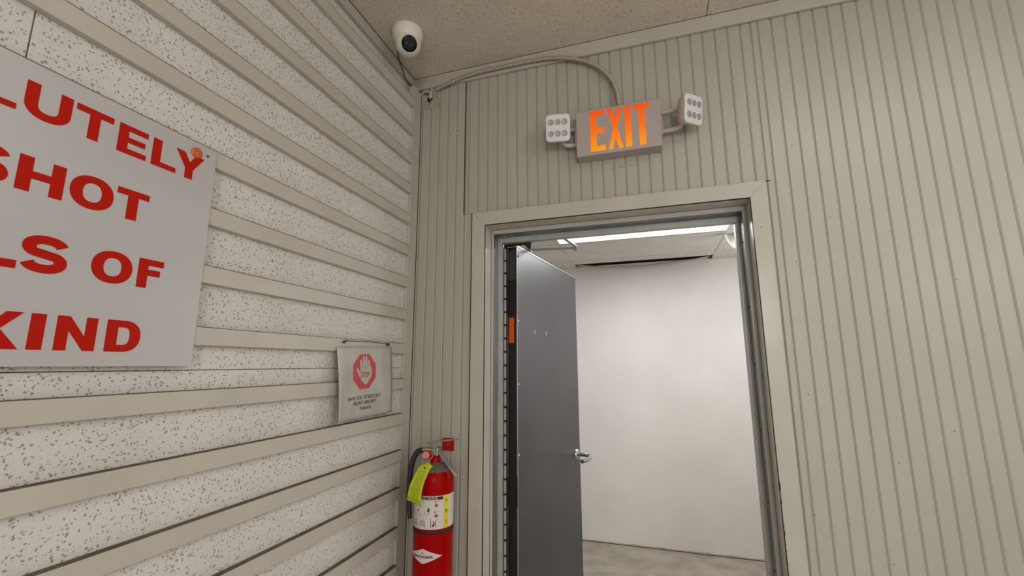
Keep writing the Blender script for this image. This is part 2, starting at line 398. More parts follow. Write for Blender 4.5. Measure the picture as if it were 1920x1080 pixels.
# filled holes (paint blobs) on the narrow panel and below the exit sign
for (x, z, r) in ((.1745, 2.577, .011), (.2, 2.575, .009), (.183, 2.594, .007)):
    MB().lathe([(0, .0006), (r * .7, .0005), (r, 0)], (x, -.0002, z), (0, -1, 0), 14).build('filler_spot', M_['plank'], wb)
for (x, z) in ((.1715, 2.572), (.205, 2.580)):
    MB().lathe([(0, .0009), (.0022, .0007)], (x, -.0002, z), (0, -1, 0), 10).build('nail_hole', M_['gap'], wb)
for (x, z, a, c2) in ((.93, 2.303, .017, .0045), (.968, 2.304, .011, .0035), (.895, 2.298, .007, .002), (.885, 2.30, .004, .0015)):
    mb = MB(); mb.prism([(x + a * math.cos(t * PI / 6) * (1 + .25 * math.sin(5 * t)), z + c2 * math.sin(t * PI / 6)) for t in range(12)], BW(0), 0, .0003)
    mb.build('scuff', mat('scuff', (150, 143, 122), .6), wb)
for (x, z) in ((1.53, 2.30), (1.62, 2.02), (1.78, 1.95), (1.49, 1.42), (1.56, 1.03), (1.66, .93), (1.93, 1.78), (1.71, 1.22), (1.50, 1.87), (1.86, 1.32), (1.47, 1.05)):
    MB().lathe([(0, .0006), (.002, .0005), (.0026, 0)], (x, -.0002, z), (0, -1, 0), 10).build('nail_head', mat('nail', (140, 132, 112), .5), wb)

# ---- unseen rest of the front room (closes it for the light)
fl = MB().box((-.12, -5.0, -.05), (4.7, .006, 0)).build('floor', M_['front_floor']); tag(fl, 'plain floor of the front room', 'floor', kind='structure')
wr = MB().box((4.6, -5.0, 0), (4.7, 0, 3.0)).build('wall_right', M_['room_wall']); tag(wr, 'plain right wall of the front room', 'wall', kind='structure')
wf = MB().box((-.12, -5.1, 0), (4.7, -5.0, 3.0)).build('wall_front', M_['room_wall']); tag(wf, 'plain wall behind the camera', 'wall', kind='structure')

# ================================================================== DOORWAY
dr = empty('door_1', (.86, 0, 0)); tag(dr, 'open grey steel door in its off-white wooden casing', 'door', kind='structure')
def dpart(mb, name, m, bevel=0., seg=2, parent=None):
    o = mb.build(name, m, None, (0, 0, 0), bevel, seg); o.parent = parent or dr
    if (parent or dr) is dr: o.location = (-.86, 0, 0)
    return o
# casing (mitred boards)
def casing(poly, name='casing'):
    mb = MB(); mb.prism(poly, BW(0), -.002, .013); return dpart(mb, name, M_['trim'], .0012, 1)
oL, oR, oT, iL, iR, iT = .2895, 1.431, 2.1735, .347, 1.376, 2.115
casing([(oL, 0), (iL, 0), (iL, iT), (oL, oT)]); casing([(iR, 0), (oR, 0), (oR, oT), (iR, iT)]); casing([(oL, oT), (iL, iT), (iR, iT), (oR, oT)])
# wooden jamb lining
dpart(MB().box((.335, -.010, 0), (iL, .073, 2.127)), 'jamb_lining', M_['trim']); dpart(MB().box((iR, -.010, 0), (1.388, .073, 2.127)), 'jamb_lining', M_['trim'])
dpart(MB().box((iL, -.010, iT), (iR, .073, 2.127)), 'jamb_lining', M_['trim'])
# steel frame: painted face, bare rabbet, stop
fL, fR, fT, sL, sR, sT = .3575, 1.3615, 2.0955, .3725, 1.3465, 2.0725
for a, b2 in (((.3475, .0738, 0), (fL, .078, 2.1145)), ((fR, .0738, 0), (1.3755, .078, 2.1145)), ((fL, .0738, fT), (fR, .078, 2.1145))):
    dpart(MB().box(a, b2), 'frame_face', M_['trim'], .0008, 1)
for a, b2 in (((.3385, .0782, 0), (fL - .001, .142, 2.1145)), ((fR + .001, .0782, 0), (1.3845, .142, 2.1145)), ((.3385, .0782, fT + .001), (1.3845, .142, 2.125))):
    dpart(MB().box(a, b2), 'frame_rabbet', M_['steel'])
for a, b2 in (((.3385, .1422, 0), (sL, .172, 2.0725)), ((sR, .1422, 0), (1.3845, .172, 2.0725)), ((.3385, .1422, sT), (1.3845, .172, 2.125))):
    dpart(MB().box(a, b2), 'door_stop', M_['steel_paint'], .0015, 2)
for a, b2 in (((.3385, .1722, 0), (.3585, .22, 2.125)), ((1.3605, .1722, 0), (1.3845, .22, 2.125)), ((.3585, .1722, 2.089), (1.3605, .22, 2.125))):
    dpart(MB().box(a, b2), 'frame_rear', M_['steel'])
# little latch bump on the head soffit, bolts on right jamb
dpart(MB().box((.395, .1, 2.090), (.405, .118, 2.097)), 'silencer', M_['brass'], .001, 1)
for z in (1.73, 1.52, 1.29, 1.05, .83, 1.98):
    dpart(MB().lathe([(0, .0022), (.004, .0016), (.005, 0)], (fR + .001, .108, z), (-1, 0, 0), 10), 'frame_screw', M_['black'])
# frame nail dents
for x, z in ((.315, 2.02), (1.40, 1.999), (.318, .96), (1.405, .79)):
    dpart(MB().lathe([(0, .0006), (.0028, .0005), (.0034, 0)], (x, -.0128, z), (0, -1, 0), 10), 'nail_head', mat('dent', (150, 142, 122), .5))
# chipped paint on the right inner casing edge
for z, h in ((1.118, .026), (1.085, .004), (1.078, .003), (.985, .013), (.955, .004), (.935, .004), (.90, .005)):
    dpart(MB().box((1.3752, -.0136, z), (1.3775, -.0120, z + h)), 'paint_chip', M_['gap'])
# continuous geared hinge between frame and leaf
seg_z = .0; k = 0
z = .02
while z < 2.05:
    dpart(MB().box((.3735, .1735, z), (.3822, .1865, z + .052)), 'hinge_knuckle', M_['steel_paint'], .002, 1)
    z += .060
dpart(MB().box((.3600, .1765, 0), (.3725, .190, 2.06)), 'hinge_leaf', M_['darkgrey'])
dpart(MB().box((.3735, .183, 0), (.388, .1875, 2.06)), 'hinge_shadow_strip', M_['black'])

# door leaf: pivot at (.430,.190), direction to (.567,1.07)
lf = empty('door_leaf'); lf.parent = dr; lf.location = (.430 - .86, .190, 0)
ang = math.atan2(.567 - .430, 1.07 - .190); lf.rotation_euler = (0, 0, -ang)
# local: leaf runs along +y, visible face at x=0, thickness toward -x
DL, DT, DH = .868, .044, 2.068
def lpart(mb, name, m, bevel=0., seg=2): return mb.build(name, m, lf, (0, 0, 0), bevel, seg)
lpart(MB().box((-DT + .0005, .003, .012), (-.0008, DL - .001, DH - .012)), 'leaf_core', M_['darkgrey'])
lpart(MB().box((-.0012, 0, .01), (0, DL, DH)), 'leaf_skin', M_['door'])
lpart(MB().box((-DT, .0, .01), (-DT + .0012, DL, DH)), 'leaf_skin', M_['door'])
lpart(MB().box((-.0022, 0, .01), (.0018, .0035, DH)), 'leaf_lip', M_['door_lip'])
lpart(MB().box((-.003, 0, DH - .004), (.0026, DL, DH + .001)), 'leaf_top_lip', M_['door_lip'])
lpart(MB().box((-DT, -.002, .01), (-.0026, .003, DH - .006)), 'edge_strip', M_['black'])
lpart(MB().box((-DT + .001, -.0032, 1.905), (-.006, -.002, DH - .022)), 'edge_plate', M_['darkgrey'])
for z0, z1 in ((1.745, 1.905), (.924, 1.043)):
    lpart(MB().box((-DT - .003, -.005, z0), (.0005, -.002, z1)), 'rubber_pad', M_['blackpad'], .001, 1)
lpart(MB().box((-.0375, -.0035, 1.617), (-.013, -.002, 1.730)), 'orange_sticker', M_['orange'])
for zz in (1.7145, 1.433, 1.132, .58, 2.02):
    lpart(MB().lathe([(0, .003), (.004, .0026), (.006, .0005), (.006, 0)], (0, .016, zz), (1, 0, 0), 14), 'door_screw', M_['chrome'] if zz < 2 else M_['black'])
for yy in (.20, .35):
    lpart(MB().box((0, yy, 1.668), (.001, yy + .009, 1.690)), 'scratch_mark', M_['door_lip'])
# lever handle near the free edge
zc = 1.0
hy = DL - .062
hb = MB(); hb.lathe([(.0, .012), (.026, .012), (.0295, .009), (.031, 0)], (0, hy, zc), (1, 0, 0), 28)
lh = lpart(hb, 'handle_rose', M_['chrome'])
hd = MB(); hd.tube(spline([(0.005, hy, zc), (.050, hy, zc), (.076, hy - .004, zc - .003), (.088, hy - .03, zc - .008), (.085, hy - .08, zc - .011), (.072, hy - .125, zc - .012)], 6), .0115, 12)
lpart(hd, 'lever_handle', M_['chrome'])
hb2 = MB(); hb2.lathe([(.0, .012), (.026, .012), (.0295, .009), (.031, 0)], (-DT, hy, zc), (-1, 0, 0), 28); hb2.tube([(-DT, hy, zc), (-DT - .05, hy, zc), (-DT - .06, hy - .1, zc)], .0095, 10)
lpart(hb2, 'lever_handle', M_['chrome'])
lpart(MB().box((-.034, DL - .001, zc - .06), (-.010, DL + .0015, zc + .06)), 'latch_plate', M_['chrome'])
lpart(MB().box((-.006, DL - .002, .01), (.0012, DL + .0008, DH)), 'leaf_lip', M_['door_lip'])
# door closer: bracket on the head, two-piece arm
cl = empty('door_closer'); cl.parent = dr; cl.location = (-.86, 0, 0)
def cpart(mb, name, m, bevel=0.): return mb.build(name, m, cl, (0, 0, 0), bevel)
br = MB()
br.prism([(.3735, 2.0885), (.508, 2.0885), (.503, 2.050), (.494, 2.044), (.484, 2.050), (.470, 2.066), (.3735, 2.060)], lambda a, b2, h: (a, h, b2), .1735, .1865)
cpart(br, 'closer_bracket_shade', M_['black'])  # real bracket; its black and left extension paint the shaded soffit gap
arm = MB(); arm.prism([(.452, .330), (.680, .368), (.679, .383), (.450, .348)], lambda a, b2, h: (a, b2, h), 2.080, 2.088)
cpart(arm, 'closer_arm', M_['steel_paint'], .0015)
arm2 = MB(); arm2.prism([(.686, .381), (.671, .385), (.640, .21), (.655, .207)], lambda a, b2, h: (a, b2, h), 2.089, 2.096)
cpart(arm2, 'closer_arm', M_['steel_paint'], .0015)
cpart(MB().lathe([(0, -.014), (.009, -.014), (.009, .012), (0, .012)], (.677, .377, 2.086), (0, 0, 1), 14), 'closer_pin', M_['steel_paint'])
cpart(MB().box((.400, .33, 2.071), (.462, .36, 2.090)), 'closer_spindle', M_['steel_paint'], .003)

# ================================================================== SECOND ROOM
HB = 2.44
w2 = MB().box((-.5, 2.44, 0), (2.9, 2.54, 2.9)).build('wall_far', M_['white_wall']); MB().box((.3, 2.4385, HB + .012), (1.7, 2.4395, 2.9)).build('shade_strip', M_['void'], w2)  # strip coloured near black to paint the shade above the ceiling
tag(w2, 'white painted block wall of the room beyond the door', 'wall', kind='structure')
mb = MB(); pts = []
random.seed(3)
n = 60
for i in range(n + 1):
    x = .2 + 1.7 * i / n; pts.append((x, .012 + .004 * math.sin(i * .7) * random.random() + .005 * random.random()))
mb.prism([(.2, 0.001)] + [(1.9, .001)] + pts[::-1], BW(2.44), 0, .0006)
mb.build('grime_band', M_['grime'], w2)
MB().box((-.5, 2.436, 0), (2.9, 2.44, .0045)).build('dirt_line', M_['gap'], w2)
tag(MB().box((-.6, .215, 0), (-.5, 2.54, 2.9)).build('wall_side_left', M_['white_wall']), 'left side wall of the room beyond the door', 'wall', kind='structure')
tag(MB().box((2.9, .215, 0), (3.0, 2.54, 2.9)).build('wall_side_right', M_['white_wall']), 'right side wall of the room beyond the door', 'wall', kind='structure')
tag(MB().box((-.6, .006, -.05), (3.0, 2.54, 0.0)).build('floor_far', M_['floor']), 'stained concrete floor of the room beyond the door', 'floor', kind='structure')
tag(MB().box((-.6, .215, 2.9), (3.0, 2.54, 2.95)).build('ceiling_slab', M_['void']), 'dark void above the drop ceiling', 'ceiling', kind='structure')
dc = empty('ceiling_far'); tag(dc, 'drop ceiling of square tiles in a thin grid beyond the door', 'ceiling', kind='structure')
gx = [-.5, -.24, .365, 1.565, 2.17, 2.9]
gy = [.215, .30, .91, 1.545, 2.145, 2.437]
for i in range(5):
    for j in range(5):
        x0, x1, y0, y1 = gx[i], gx[i + 1], gy[j], gy[j + 1]
        if i == 2 and j == 2: continue          # troffer
        if i == 2 and j == 4: y1 = 2.292         # cut tile, the strip beyond it is missing
        MB().box((x0 + .004, y0 + .004, HB + .002), (x1 - .004, y1 - .004, HB + .016)).build('drop_tile', M_['tile2'], dc)
for x in gx[1:-1]: MB().box((x - .006, .215, HB - .001), (x + .006, 2.437, HB + .0018)).build('grid_bar', M_['tbar'], dc)
for y in gy[1:-1]: MB().box((-.5, y - .006, HB - .0008), (2.9, y + .006, HB + .0019)).build('grid_bar', M_['tbar'], dc)
MB().box((-.5, 2.42, HB - .0012), (.365, 2.439, HB + .002)).build('wall_angle', M_['tbar'], dc)
MB().box((1.565, 2.42, HB - .0012), (2.9, 2.439, HB + .002)).build('wall_angle', M_['tbar'], dc)
# the loose wall angle sagging across the gap
mb = MB(); vs = []; N = 24
for i in range(N + 1):
    t = i / N; x = .372 + (1.556 - .372) * t
    sag = math.sin(PI * t) ** .9
    zb = HB + .010 - .052 * sag; yb = 2.405 - .03 * abs(t - .5)
    vs += [(x, yb, zb + .016), (x, yb, zb), (x, yb + .0015, zb), (x, yb + .0015, zb + .016)]
fs = []
for i in range(N):
    a = i * 4
    for k in range(4): fs.append((a + k, a + (k + 1) % 4, a + 4 + (k + 1) % 4, a + 4 + k))
mb.add(vs, fs); mb.build('sagging_angle', M_['tbar'], dc)
# troffer
tf = empty('ceiling_light', (.965, 1.250, HB)); tag(tf, 'bright recessed fluorescent troffer in the drop ceiling beyond the door', 'ceiling light')
MB().box((-.592, -.310, .004), (.592, .310, .012)).build('diffuser', M_['diffuser'], tf)
fm = MB(); fm.box((-.600, -.317, -.001), (-.588, .317, .012)).box((.588, -.317, -.001), (.600, .317, .012)).box((-.588, -.317, -.001), (.588, -.305, .012)).box((-.588, .311, -.001), (.588, .317, .012))
fm.build('frame', M_['tbar'], tf)
MB().box((-.59, -.31, .03), (.59, .31, .12)).build('housing', M_['tbar'], tf)
# loose white sheet hanging from the ceiling at the right
vs = []; fs = []; N = 10
for i in range(N + 1):
    u = i / N
    for j in range(N + 1):
        v = j / N
        half = (1 - v) ** .6 * .056 + .002
        x = 1.600 + (u - .5) * 2 * half - .010 * v + .014 * v * v; y = 1.60 + .05 * math.sin(PI * u) * (1 - .4 * v) - .02 * v
        vs.append((x, y, HB - .001 - .122 * v + .016 * math.sin(PI * u) * v))
for i in range(N):
    for j in range(N):
        a = i * (N + 1) + j; fs.append((a, a + 1, a + N + 2, a + N + 1))
fo = MB().add(vs, fs, True).build('hanging_plastic', M_['white_plastic'])
sol = fo.modifiers.new('s', 'SOLIDIFY'); sol.thickness = .001
tag(fo, 'curled white plastic flap hanging from drop ceiling beside the light', 'plastic sheet')

# ================================================================== THINGS
# ---- big aluminium sign
sx = .0188
sg = MB(); y0, y1, z0, z1 = -1.41, -.9725, 1.5185, 2.0295; r = .012
poly = [(y0, z0)] + [(y1 - r + r * math.cos(a), z0 + r + r * math.sin(a)) for a in [math.radians(-90 + 15 * k) for k in range(7)]] + [(y1 - r * .4 + r * .4 * math.cos(a), z1 - r * .4 + r * .4 * math.sin(a)) for a in [math.radians(22 * k) for k in range(5)]] + [(y0, z1)]
sroot = empty('wall_sign', (sx, -.9725, 1.5185)); tag(sroot, 'big brushed aluminium sign with bold red capital lettering on the batten wall', 'sign')
def wpart(o, root):
    o.parent = root; o.location = -root.location; return o
sg.prism(poly, LW(sx), 0, .0026); wpart(sg.build('sign_plate', M_['sign_alu']), sroot)
SF = sx + .0027
def sl(ch, ya, yb, za, zb, s=.0185, b=.0135):
    o = letter('letter', ch, yb - ya, zb - za, s, b, lambda a, q, h: (SF + h, ya + a, za + q), M_['sign_red'], None); wpart(o, sroot)
A0, A1 = 1.937, 1.9965
sl('L', -1.3685, -1.3180, A0, A1, b=.0105); sl('U', -1.3106, -1.2480, A0 - .001, A1 + .001, .0175, .0135); sl('T', -1.2425, -1.1840, A0, A1, .017, .0125)
sl('E', -1.1740, -1.1216, A0, A1, .0175, .0115); sl('L', -1.1116, -1.0612, A0, A1, .0175, .0115); sl('Y', -1.0650, -1.0010, A0, A1, .0175)
A0, A1 = 1.807, 1.8675
sl('S', -1.3690, -1.3110, A0 - .001, A1 + .001, .0180, .0130); sl('H', -1.3019, -1.2402, A0, A1); sl('O', -1.2325, -1.1650, A0 - .001, A1 + .0015, .019, .0135); sl('T', -1.1605, -1.1030, A0, A1, .019, .013)
A0, A1 = 1.676, 1.7358
sl('L', -1.3330, -1.2815, A0, A1); sl('S', -1.2790, -1.2170, A0 - .001, A1 + .003, .0185, .0140); sl('O', -1.1825, -1.1150, A0 - .001, A1 + .0015, .019, .0135); sl('F', -1.1050, -1.0575, A0, A1, .0185, .013)
A0, A1 = 1.546, 1.6064
sl('K', -1.3300, -1.2600, A0, A1, .0190); sl('I', -1.2508, -1.2312, A0, A1); sl('N', -1.2165, -1.1575, A0, A1, .0195); sl('D', -1.1425, -1.0835, A0, A1, .019, .0135)
wpart(MB().lathe([(0, .002), (.0022, .0018), (.003, 0)], (SF, -.9945, 2.0090), (1, 0, 0), 12).build('rivet', M_['gap']), sroot)
dd = MB().lathe([(.0025, .0030), (.0095, .0034), (.0122, .0026), (.0124, 0)], (SF + .0006, -1.0213, 2.0045), (1, 0, 0), 32).build('round_washer', M_['copper'], sroot); dd.location = -sroot.location
wpart(MB().lathe([(0, .0036), (.0024, .0036), (.0028, .003)], (SF + .0006, -1.0213, 2.0045), (1, 0, 0), 12).build('washer_nail', M_['brass']), sroot)

# ---- small laminated paper notice
pr = empty('paper_notice', (.022, -.34, 1.59)); tag(pr, 'small laminated stop hand notice pinned to the battens near the corner', 'notice')
pTL, pTR, pBR, pBL = (.0215, -.500, 1.5800), (.0215, -.181, 1.5915), (.0250, -.168, 1.3400), (.0270, -.498, 1.3350)
def pp_(u, v, h=0.):
    """paper coordinates: u right 0..1, v up 0..1"""
    a = Vector(pBL).lerp(Vector(pBR), u); b2 = Vector(pTL).lerp(Vector(pTR), u); p = a.lerp(b2, v)
    p.x += .020 * max(0, 1 - u * 3.2) ** 2 * (1 - v) ** .8 + .004 * math.sin(PI * v) + .0025 * math.sin(u * 7) * (1 - v) + h
    return p
N = 20; vs = [pp_(i / N, j / N) for i in range(N + 1) for j in range(N + 1)]
fs = [(i * (N + 1) + j, i * (N + 1) + j + 1, (i + 1) * (N + 1) + j + 1, (i + 1) * (N + 1) + j) for i in range(N) for j in range(N)]
o = MB().add(vs, fs, True).build('paper_sheet', M_['paper']); wpart(o, pr); s2 = o.modifiers.new('s', 'SOLIDIFY'); s2.thickness = .0006; s2.offset = -1
def pdraw(name, polys, m, h):
    mb = MB()
    for q in polys: mb.add([pp_(u, v, h) for u, v in q], [tuple(range(len(q)))])
    o = mb.build(name, m); wpart(o, pr); return o
def sub(poly, n=3): # densify edges so print follows the curl
    out = []
    for i, p in enumerate(poly):
        q = poly[(i + 1) % len(poly)]
        out += [(p[0] + (q[0] - p[0]) * k / n, p[1] + (q[1] - p[1]) * k / n) for k in range(n)]
    return out
cx_, cy_ = .462, .645; rx_, ry_ = .222, .262
octo = [(cx_ + rx_ * math.cos(math.radians(22.5 + 45 * k)) * 1.0, cy_ + ry_ * math.sin(math.radians(22.5 + 45 * k))) for k in range(8)]
pdraw('stop_octagon', [sub(octo)], M_['paper_red'], .0006)
def P(u, v): return (cx_ + u * rx_, cy_ + v * ry_)
def blob(x0, y0, x1, y1, w):
    # rounded finger bar
    dx, dy = x1 - x0, y1 - y0; l = math.hypot(dx, dy); nx, ny = -dy / l * w, dx / l * w; pts2 = [(x0 + nx, y0 + ny)]
    a0 = math.atan2(-ny, -nx)
    pts2 += [(x0 - nx, y0 - ny)]
    for k in range(7):
        a = a0 + PI * k / 6; pts2.append((x1 + math.cos(a) * w, y1 + math.sin(a) * w))
    return [P(*q) for q in pts2]
hand = [blob(-.27, -.1, -.32, .56, .085), blob(-.08, -.1, -.10, .74, .088), blob(.12, -.1, .12, .74, .088), blob(.32, -.1, .34, .54, .082), blob(-.22, -.45, -.60, .12, .085),
        [P(-.36, .02), P(-.35, -.2), P(-.22, -.52), P(-.02, -.70), P(.18, -.70), P(.34, -.5), P(.40, -.2), P(.40, .1), P(.0, .12)]]
pdraw('open_hand', hand, M_['paper'], .0011)
def ptext(txt, u, v, wd, ht, m, h, slope=0., bold=.01):
    vs2, fs2 = text_polys(txt, wd, ht, bold)
    mb = MB(); mb.add([pp_(u + a, v + b2 + slope * a, h) for a, b2 in vs2], fs2); o = mb.build('print_line', m); wpart(o, pr)
ptext('STOP', cx_ + .006, cy_ - .045, .150, .078, M_['paper_red'], .0017, bold=.02)
ptext('HAVE YOU TICKETS ALL?', .475, .285, .60, .052, M_['paper_ink'], .0008, .0, .02)
ptext('FRONT LINE FIRST', .485, .212, .42, .050, M_['paper_ink'], .0008, 0., .02)
ptext('THANKS', .49, .135, .215, .048, M_['paper_ink'], .0008, 0., .02)
wpart(MB().lathe([(0, .008), (.004, .008), (.005, .004), (.003, 0)], (.0185, -.4655, 1.5960), (1, 0, 0), 14).build('blue_pin', M_['pin_blue']), pr)
wpart(MB().box((.0185, -.455, 1.5985), (.024, -.446, 1.6025)).build('blue_pin', M_['pin_blue']), pr)
wpart(MB().box((.0185, -.214, 1.5945), (.026, -.200, 1.6035)).build('black_clip', M_['ink'], bevel=.001), pr)
wpart(MB().tube([(.0200, -.452, 1.6005), (.0200, -.33, 1.6030), (.0200, -.207, 1.6015)], .0012, 6).build('hanging_wire', M_['wire']), pr)

# ---- dome security camera (turret)
cr_ = empty('security_camera', (.108, -.298, H)); tag(cr_, 'white turret security camera on the ceiling in the corner', 'camera')
MB().lathe([(0, 0), (.0625, 0), (.0640, -.004), (.0635, -.016), (.0600, -.030), (.0560, -.044), (.0520, -.050), (0, -.050)], seg=48).build('mounting_base', M_['cam_white'], cr_)
ld = Vector((.52, -.62, -.60)).normalized(); bc = Vector((.004, .000, -.058)); R0 = .0525
prof = [(R0 * math.sin(a), R0 * math.cos(a)) for a in [math.radians(40 + 7 * k) for k in range(21)]]
MB().lathe(prof + [(0, -R0)], bc, ld, 48).build('camera_ball', M_['cam_white'], cr_)
MB().lathe([(.0312, .0400), (.0325, .0425), (.0338, .0420), (.0350, .0390), (.034, .030)], bc, ld, 48).build('lens_ring', M_['cam_white'], cr_)
cf = MB().lathe([(0, .0418), (.020, .0415), (.0300, .0405), (.0318, .0390), (.0318, .03)], bc, ld, 40).build('lens_window', M_['lens'], cr_)
for du in (-.010, .010):
    n1 = Vector((ld.y, -ld.x, 0)).normalized()
    MB().lathe([(0, .0386), (.006, .0386), (.0066, .0372)], bc + n1 * du, ld, 16).build('lens_eye', M_['darkgrey'], cf) if False else None
n1 = Vector((ld.y, -ld.x, 0)).normalized()
for du in (-.012, .011):
    MB().lathe([(0, .0422), (.0045, .0421), (.0052, .0412)], bc + n1 * du, ld, 16).build('infrared_led', M_['darkgrey'], cr_)
MB().box((.022, -.040, -.0255), (.036, -.034, -.0235)).build('base_notch', M_['darkgrey'], cr_)
# camera wire into the corner
cw = MB().tube(spline([(.060, -.255, H - .004), (.01, -.215, H - .003), (-.013, -.165, 2.876), (-.0155, -.135, 2.862), (-.0165, -.105, 2.832), (-.013, -.060, 2.822), (.004, -.03, 2.812), (.030, -.010, 2.806), (.050, -.008, 2.795)], 6), .0028, 8).build('camera_wire', M_['wire'])
tag(cw, 'thin brown wire running from the white camera down to the corner', 'wire')
pw = MB().tube(spline([(.012, -.008, 2.802), (.028, -.014, 2.806), (.050, -.017, 2.808), (.066, -.012, 2.796), (.068, -.006, 2.778)], 6), .0036, 8).build('bundled_wire', M_['wire_pale'])
tag(pw, 'short pale wire looping into the ragged corner hole', 'wire')
pw = MB().tube(spline([(.075, -.014, 2.820), (.070, -.012, 2.806), (.064, -.010, 2.790), (.060, -.006, 2.770)], 6), .0034, 8).build('bundled_wire', M_['wire_pale'])
tag(pw, 'pale wire dropping from under the crown board into the hole', 'wire')

# ---- flexible conduit
pth = spline([(.9320, -.032, 2.542), (.9315, -.030, 2.570), (.9235, -.026, 2.6342), (.8952, -.024, 2.7014), (.8427, -.022, 2.7627), (.7766, -.022, 2.8032), (.6965, -.024, 2.8297), (.6017, -.024, 2.8435), (.4789, -.024, 2.8462), (.3251, -.024, 2.8450), (.2188, -.022, 2.8350), (.1435, -.020, 2.8186), (.1, -.016, 2.808)], 40)
# resample by length
L_ = [0]
for i in range(1, len(pth)): L_.append(L_[-1] + (pth[i] - pth[i - 1]).length)
step = .0018; rs = []; j = 0; s_ = 0
while s_ < L_[-1]:
    while L_[j + 1] < s_: j += 1
    t = (s_ - L_[j]) / (L_[j + 1] - L_[j]); rs.append(pth[j].lerp(pth[j + 1], t)); s_ += step
cd = MB().tube(rs, .0075, 10, rf=lambda i: .0088 + (.0014 if i % 5 in (0, 1, 2) else -.0016)).build('flexible_conduit', M_['conduit'])
tag(cd, 'ribbed metal flexible conduit arching from exit sign to corner', 'conduit')

# ---- exit sign with two lamp heads
ex = empty('exit_sign', (.924, 0, 2.4385)); tag(ex, 'lit orange EXIT sign with two emergency lamp heads above the doorway', 'exit sign')
exm = MB().box((-.164, -.060, -.0975), (.164, -.0, .0985)).build('sign_body', M_['exit_body'], ex, bevel=.004, seg=3)
for k_, (ch, xa, xb) in enumerate((('E', .8178, .8768), ('X', .8866, .9445), ('I', .9531, .9774), ('T', .9890, .10463 * 10))):
    za, zb = 2.3545, 2.529
    w_ = xb - xa; s_w = .0155 if ch == 'X' else .0245
    o = letter('exit_letter', ch, w_, zb - za, s_w, .0225 if ch != 'T' else .024, lambda a, q, h: (xa + a - .924, -.0602 - h, za + q - 2.4385), M_['exit_glow'], ex, .0006)
MB().lathe([(0, .014), (.011, .014), (.013, .010), (.013, 0)], (.008, -.032, .098), (0, 0, 1), 20).build('conduit_connector', M_['conduit'], ex)
def head(root_loc, normal, upv, name='lamp_head'):
    """rounded-square lamp head; face along normal"""
    n_ = Vector(normal).normalized(); u_ = Vector(upv); u_ = (u_ - n_ * u_.dot(n_)).normalized(); r_ = u_.cross(n_)
    hw, hh, rr = .050, .055, .016
    ring = []
    for (cx2, cy2, a0) in ((hw - rr, hh - rr, 0), (-(hw - rr), hh - rr, 90), (-(hw - rr), -(hh - rr), 180), (hw - rr, -(hh - rr), 270)):
        for k2 in range(6): ring.append((cx2 + rr * math.cos(math.radians(a0 + 18 * k2)), cy2 + rr * math.sin(math.radians(a0 + 18 * k2))))
    c0 = Vector(root_loc); n2 = len(ring)
    def lvl(sc, d): return [c0 + r_ * (a * sc) + u_ * (b3 * sc) + n_ * d for a, b3 in ring]
    hr = empty(name, (0, 0, 0)); hr.parent = ex
    levels = [lvl(.98, .0), lvl(1.0, -.003), lvl(1.0, -.010), lvl(.96, -.022), lvl(.84, -.036), lvl(.62, -.048), lvl(.3, -.054)]
    vs3 = sum(levels, []); fs3 = []
    for i in range(len(levels) - 1):
        for k2 in range(n2): fs3.append((i * n2 + k2, i * n2 + (k2 + 1) % n2, (i + 1) * n2 + (k2 + 1) % n2, (i + 1) * n2 + k2))
    fs3.append(tuple(range((len(levels) - 1) * n2, len(levels) * n2)))
    MB().add(vs3, fs3, True).build('head_shell', M_['head_shell'], hr)
    l2 = [lvl(.98, 0), lvl(.93, .0025), lvl(.90, .0028)]
    vs3 = sum(l2, []); fs3 = []
    for i in range(2):
        for k2 in range(n2): fs3.append((i * n2 + k2, i * n2 + (k2 + 1) % n2, (i + 1) * n2 + (k2 + 1) % n2, (i + 1) * n2 + k2))
    fs3.append(tuple(range(2 * n2, 3 * n2)))
    MB().add(vs3, fs3).build('head_lens', M_['head_lens'], hr)
    for i in (-1, 0, 1):
        for j2 in (-1, 1):
            c3 = c0 + r_ * (i * .0275) + u_ * (j2 * .0225)
            MB().lathe([(.0105, .0042), (.0118, .0040), (.0122, .0026)], c3, n_, 20).build('led_rim', M_['led'], hr)
            MB().lathe([(0, .0034), (.0040, .0034), (.0105, .0041)], c3, n_, 20).build('led_cup', M_['led'], hr)
    return hr
head((.692 - .924, -.094, 2.4625 - 2.4385), (.10, -1, -.30), (0.03, 0, 1))
head((1.202 - .924, -.088, 2.4500 - 2.4385), (.70, -.62, -.16), (-.05, -.1, 1))
# arms
ar = MB(); ar.box((-.1700, -.052, -.048), (-.164, -.012, .052)).build('side_plate', M_['exit_body'], ex, bevel=.002)
MB().box((.164, -.052, -.048), (.1705, -.012, .062)).build('side_plate', M_['exit_body'], ex, bevel=.002)
MB().tube(spline([(.168, -.030, -.026), (.200, -.032, -.026), (.228, -.036, -.022), (.240, -.045, -.010)], 5), .009, 10).build('lamp_arm', M_['head_shell'], ex)
MB().tube([(.168, -.030, .052), (.200, -.032, .052), (.238, -.040, .050)], .0075, 10).build('lamp_arm', M_['head_shell'], ex)
MB().box((.226, -.044, -.020), (.238, -.030, .050)).build('lamp_yoke', M_['head_shell'], ex, bevel=.002)
MB().tube(spline([(-.168, -.030, -.028), (-.196, -.032, -.028), (-.218, -.040, -.020), (-.225, -.048, -.005)], 5), .009, 10).build('lamp_arm', M_['head_shell'], ex)
MB().tube([(-.168, -.030, .040), (-.20, -.034, .040)], .0075, 10).build('lamp_arm', M_['head_shell'], ex)

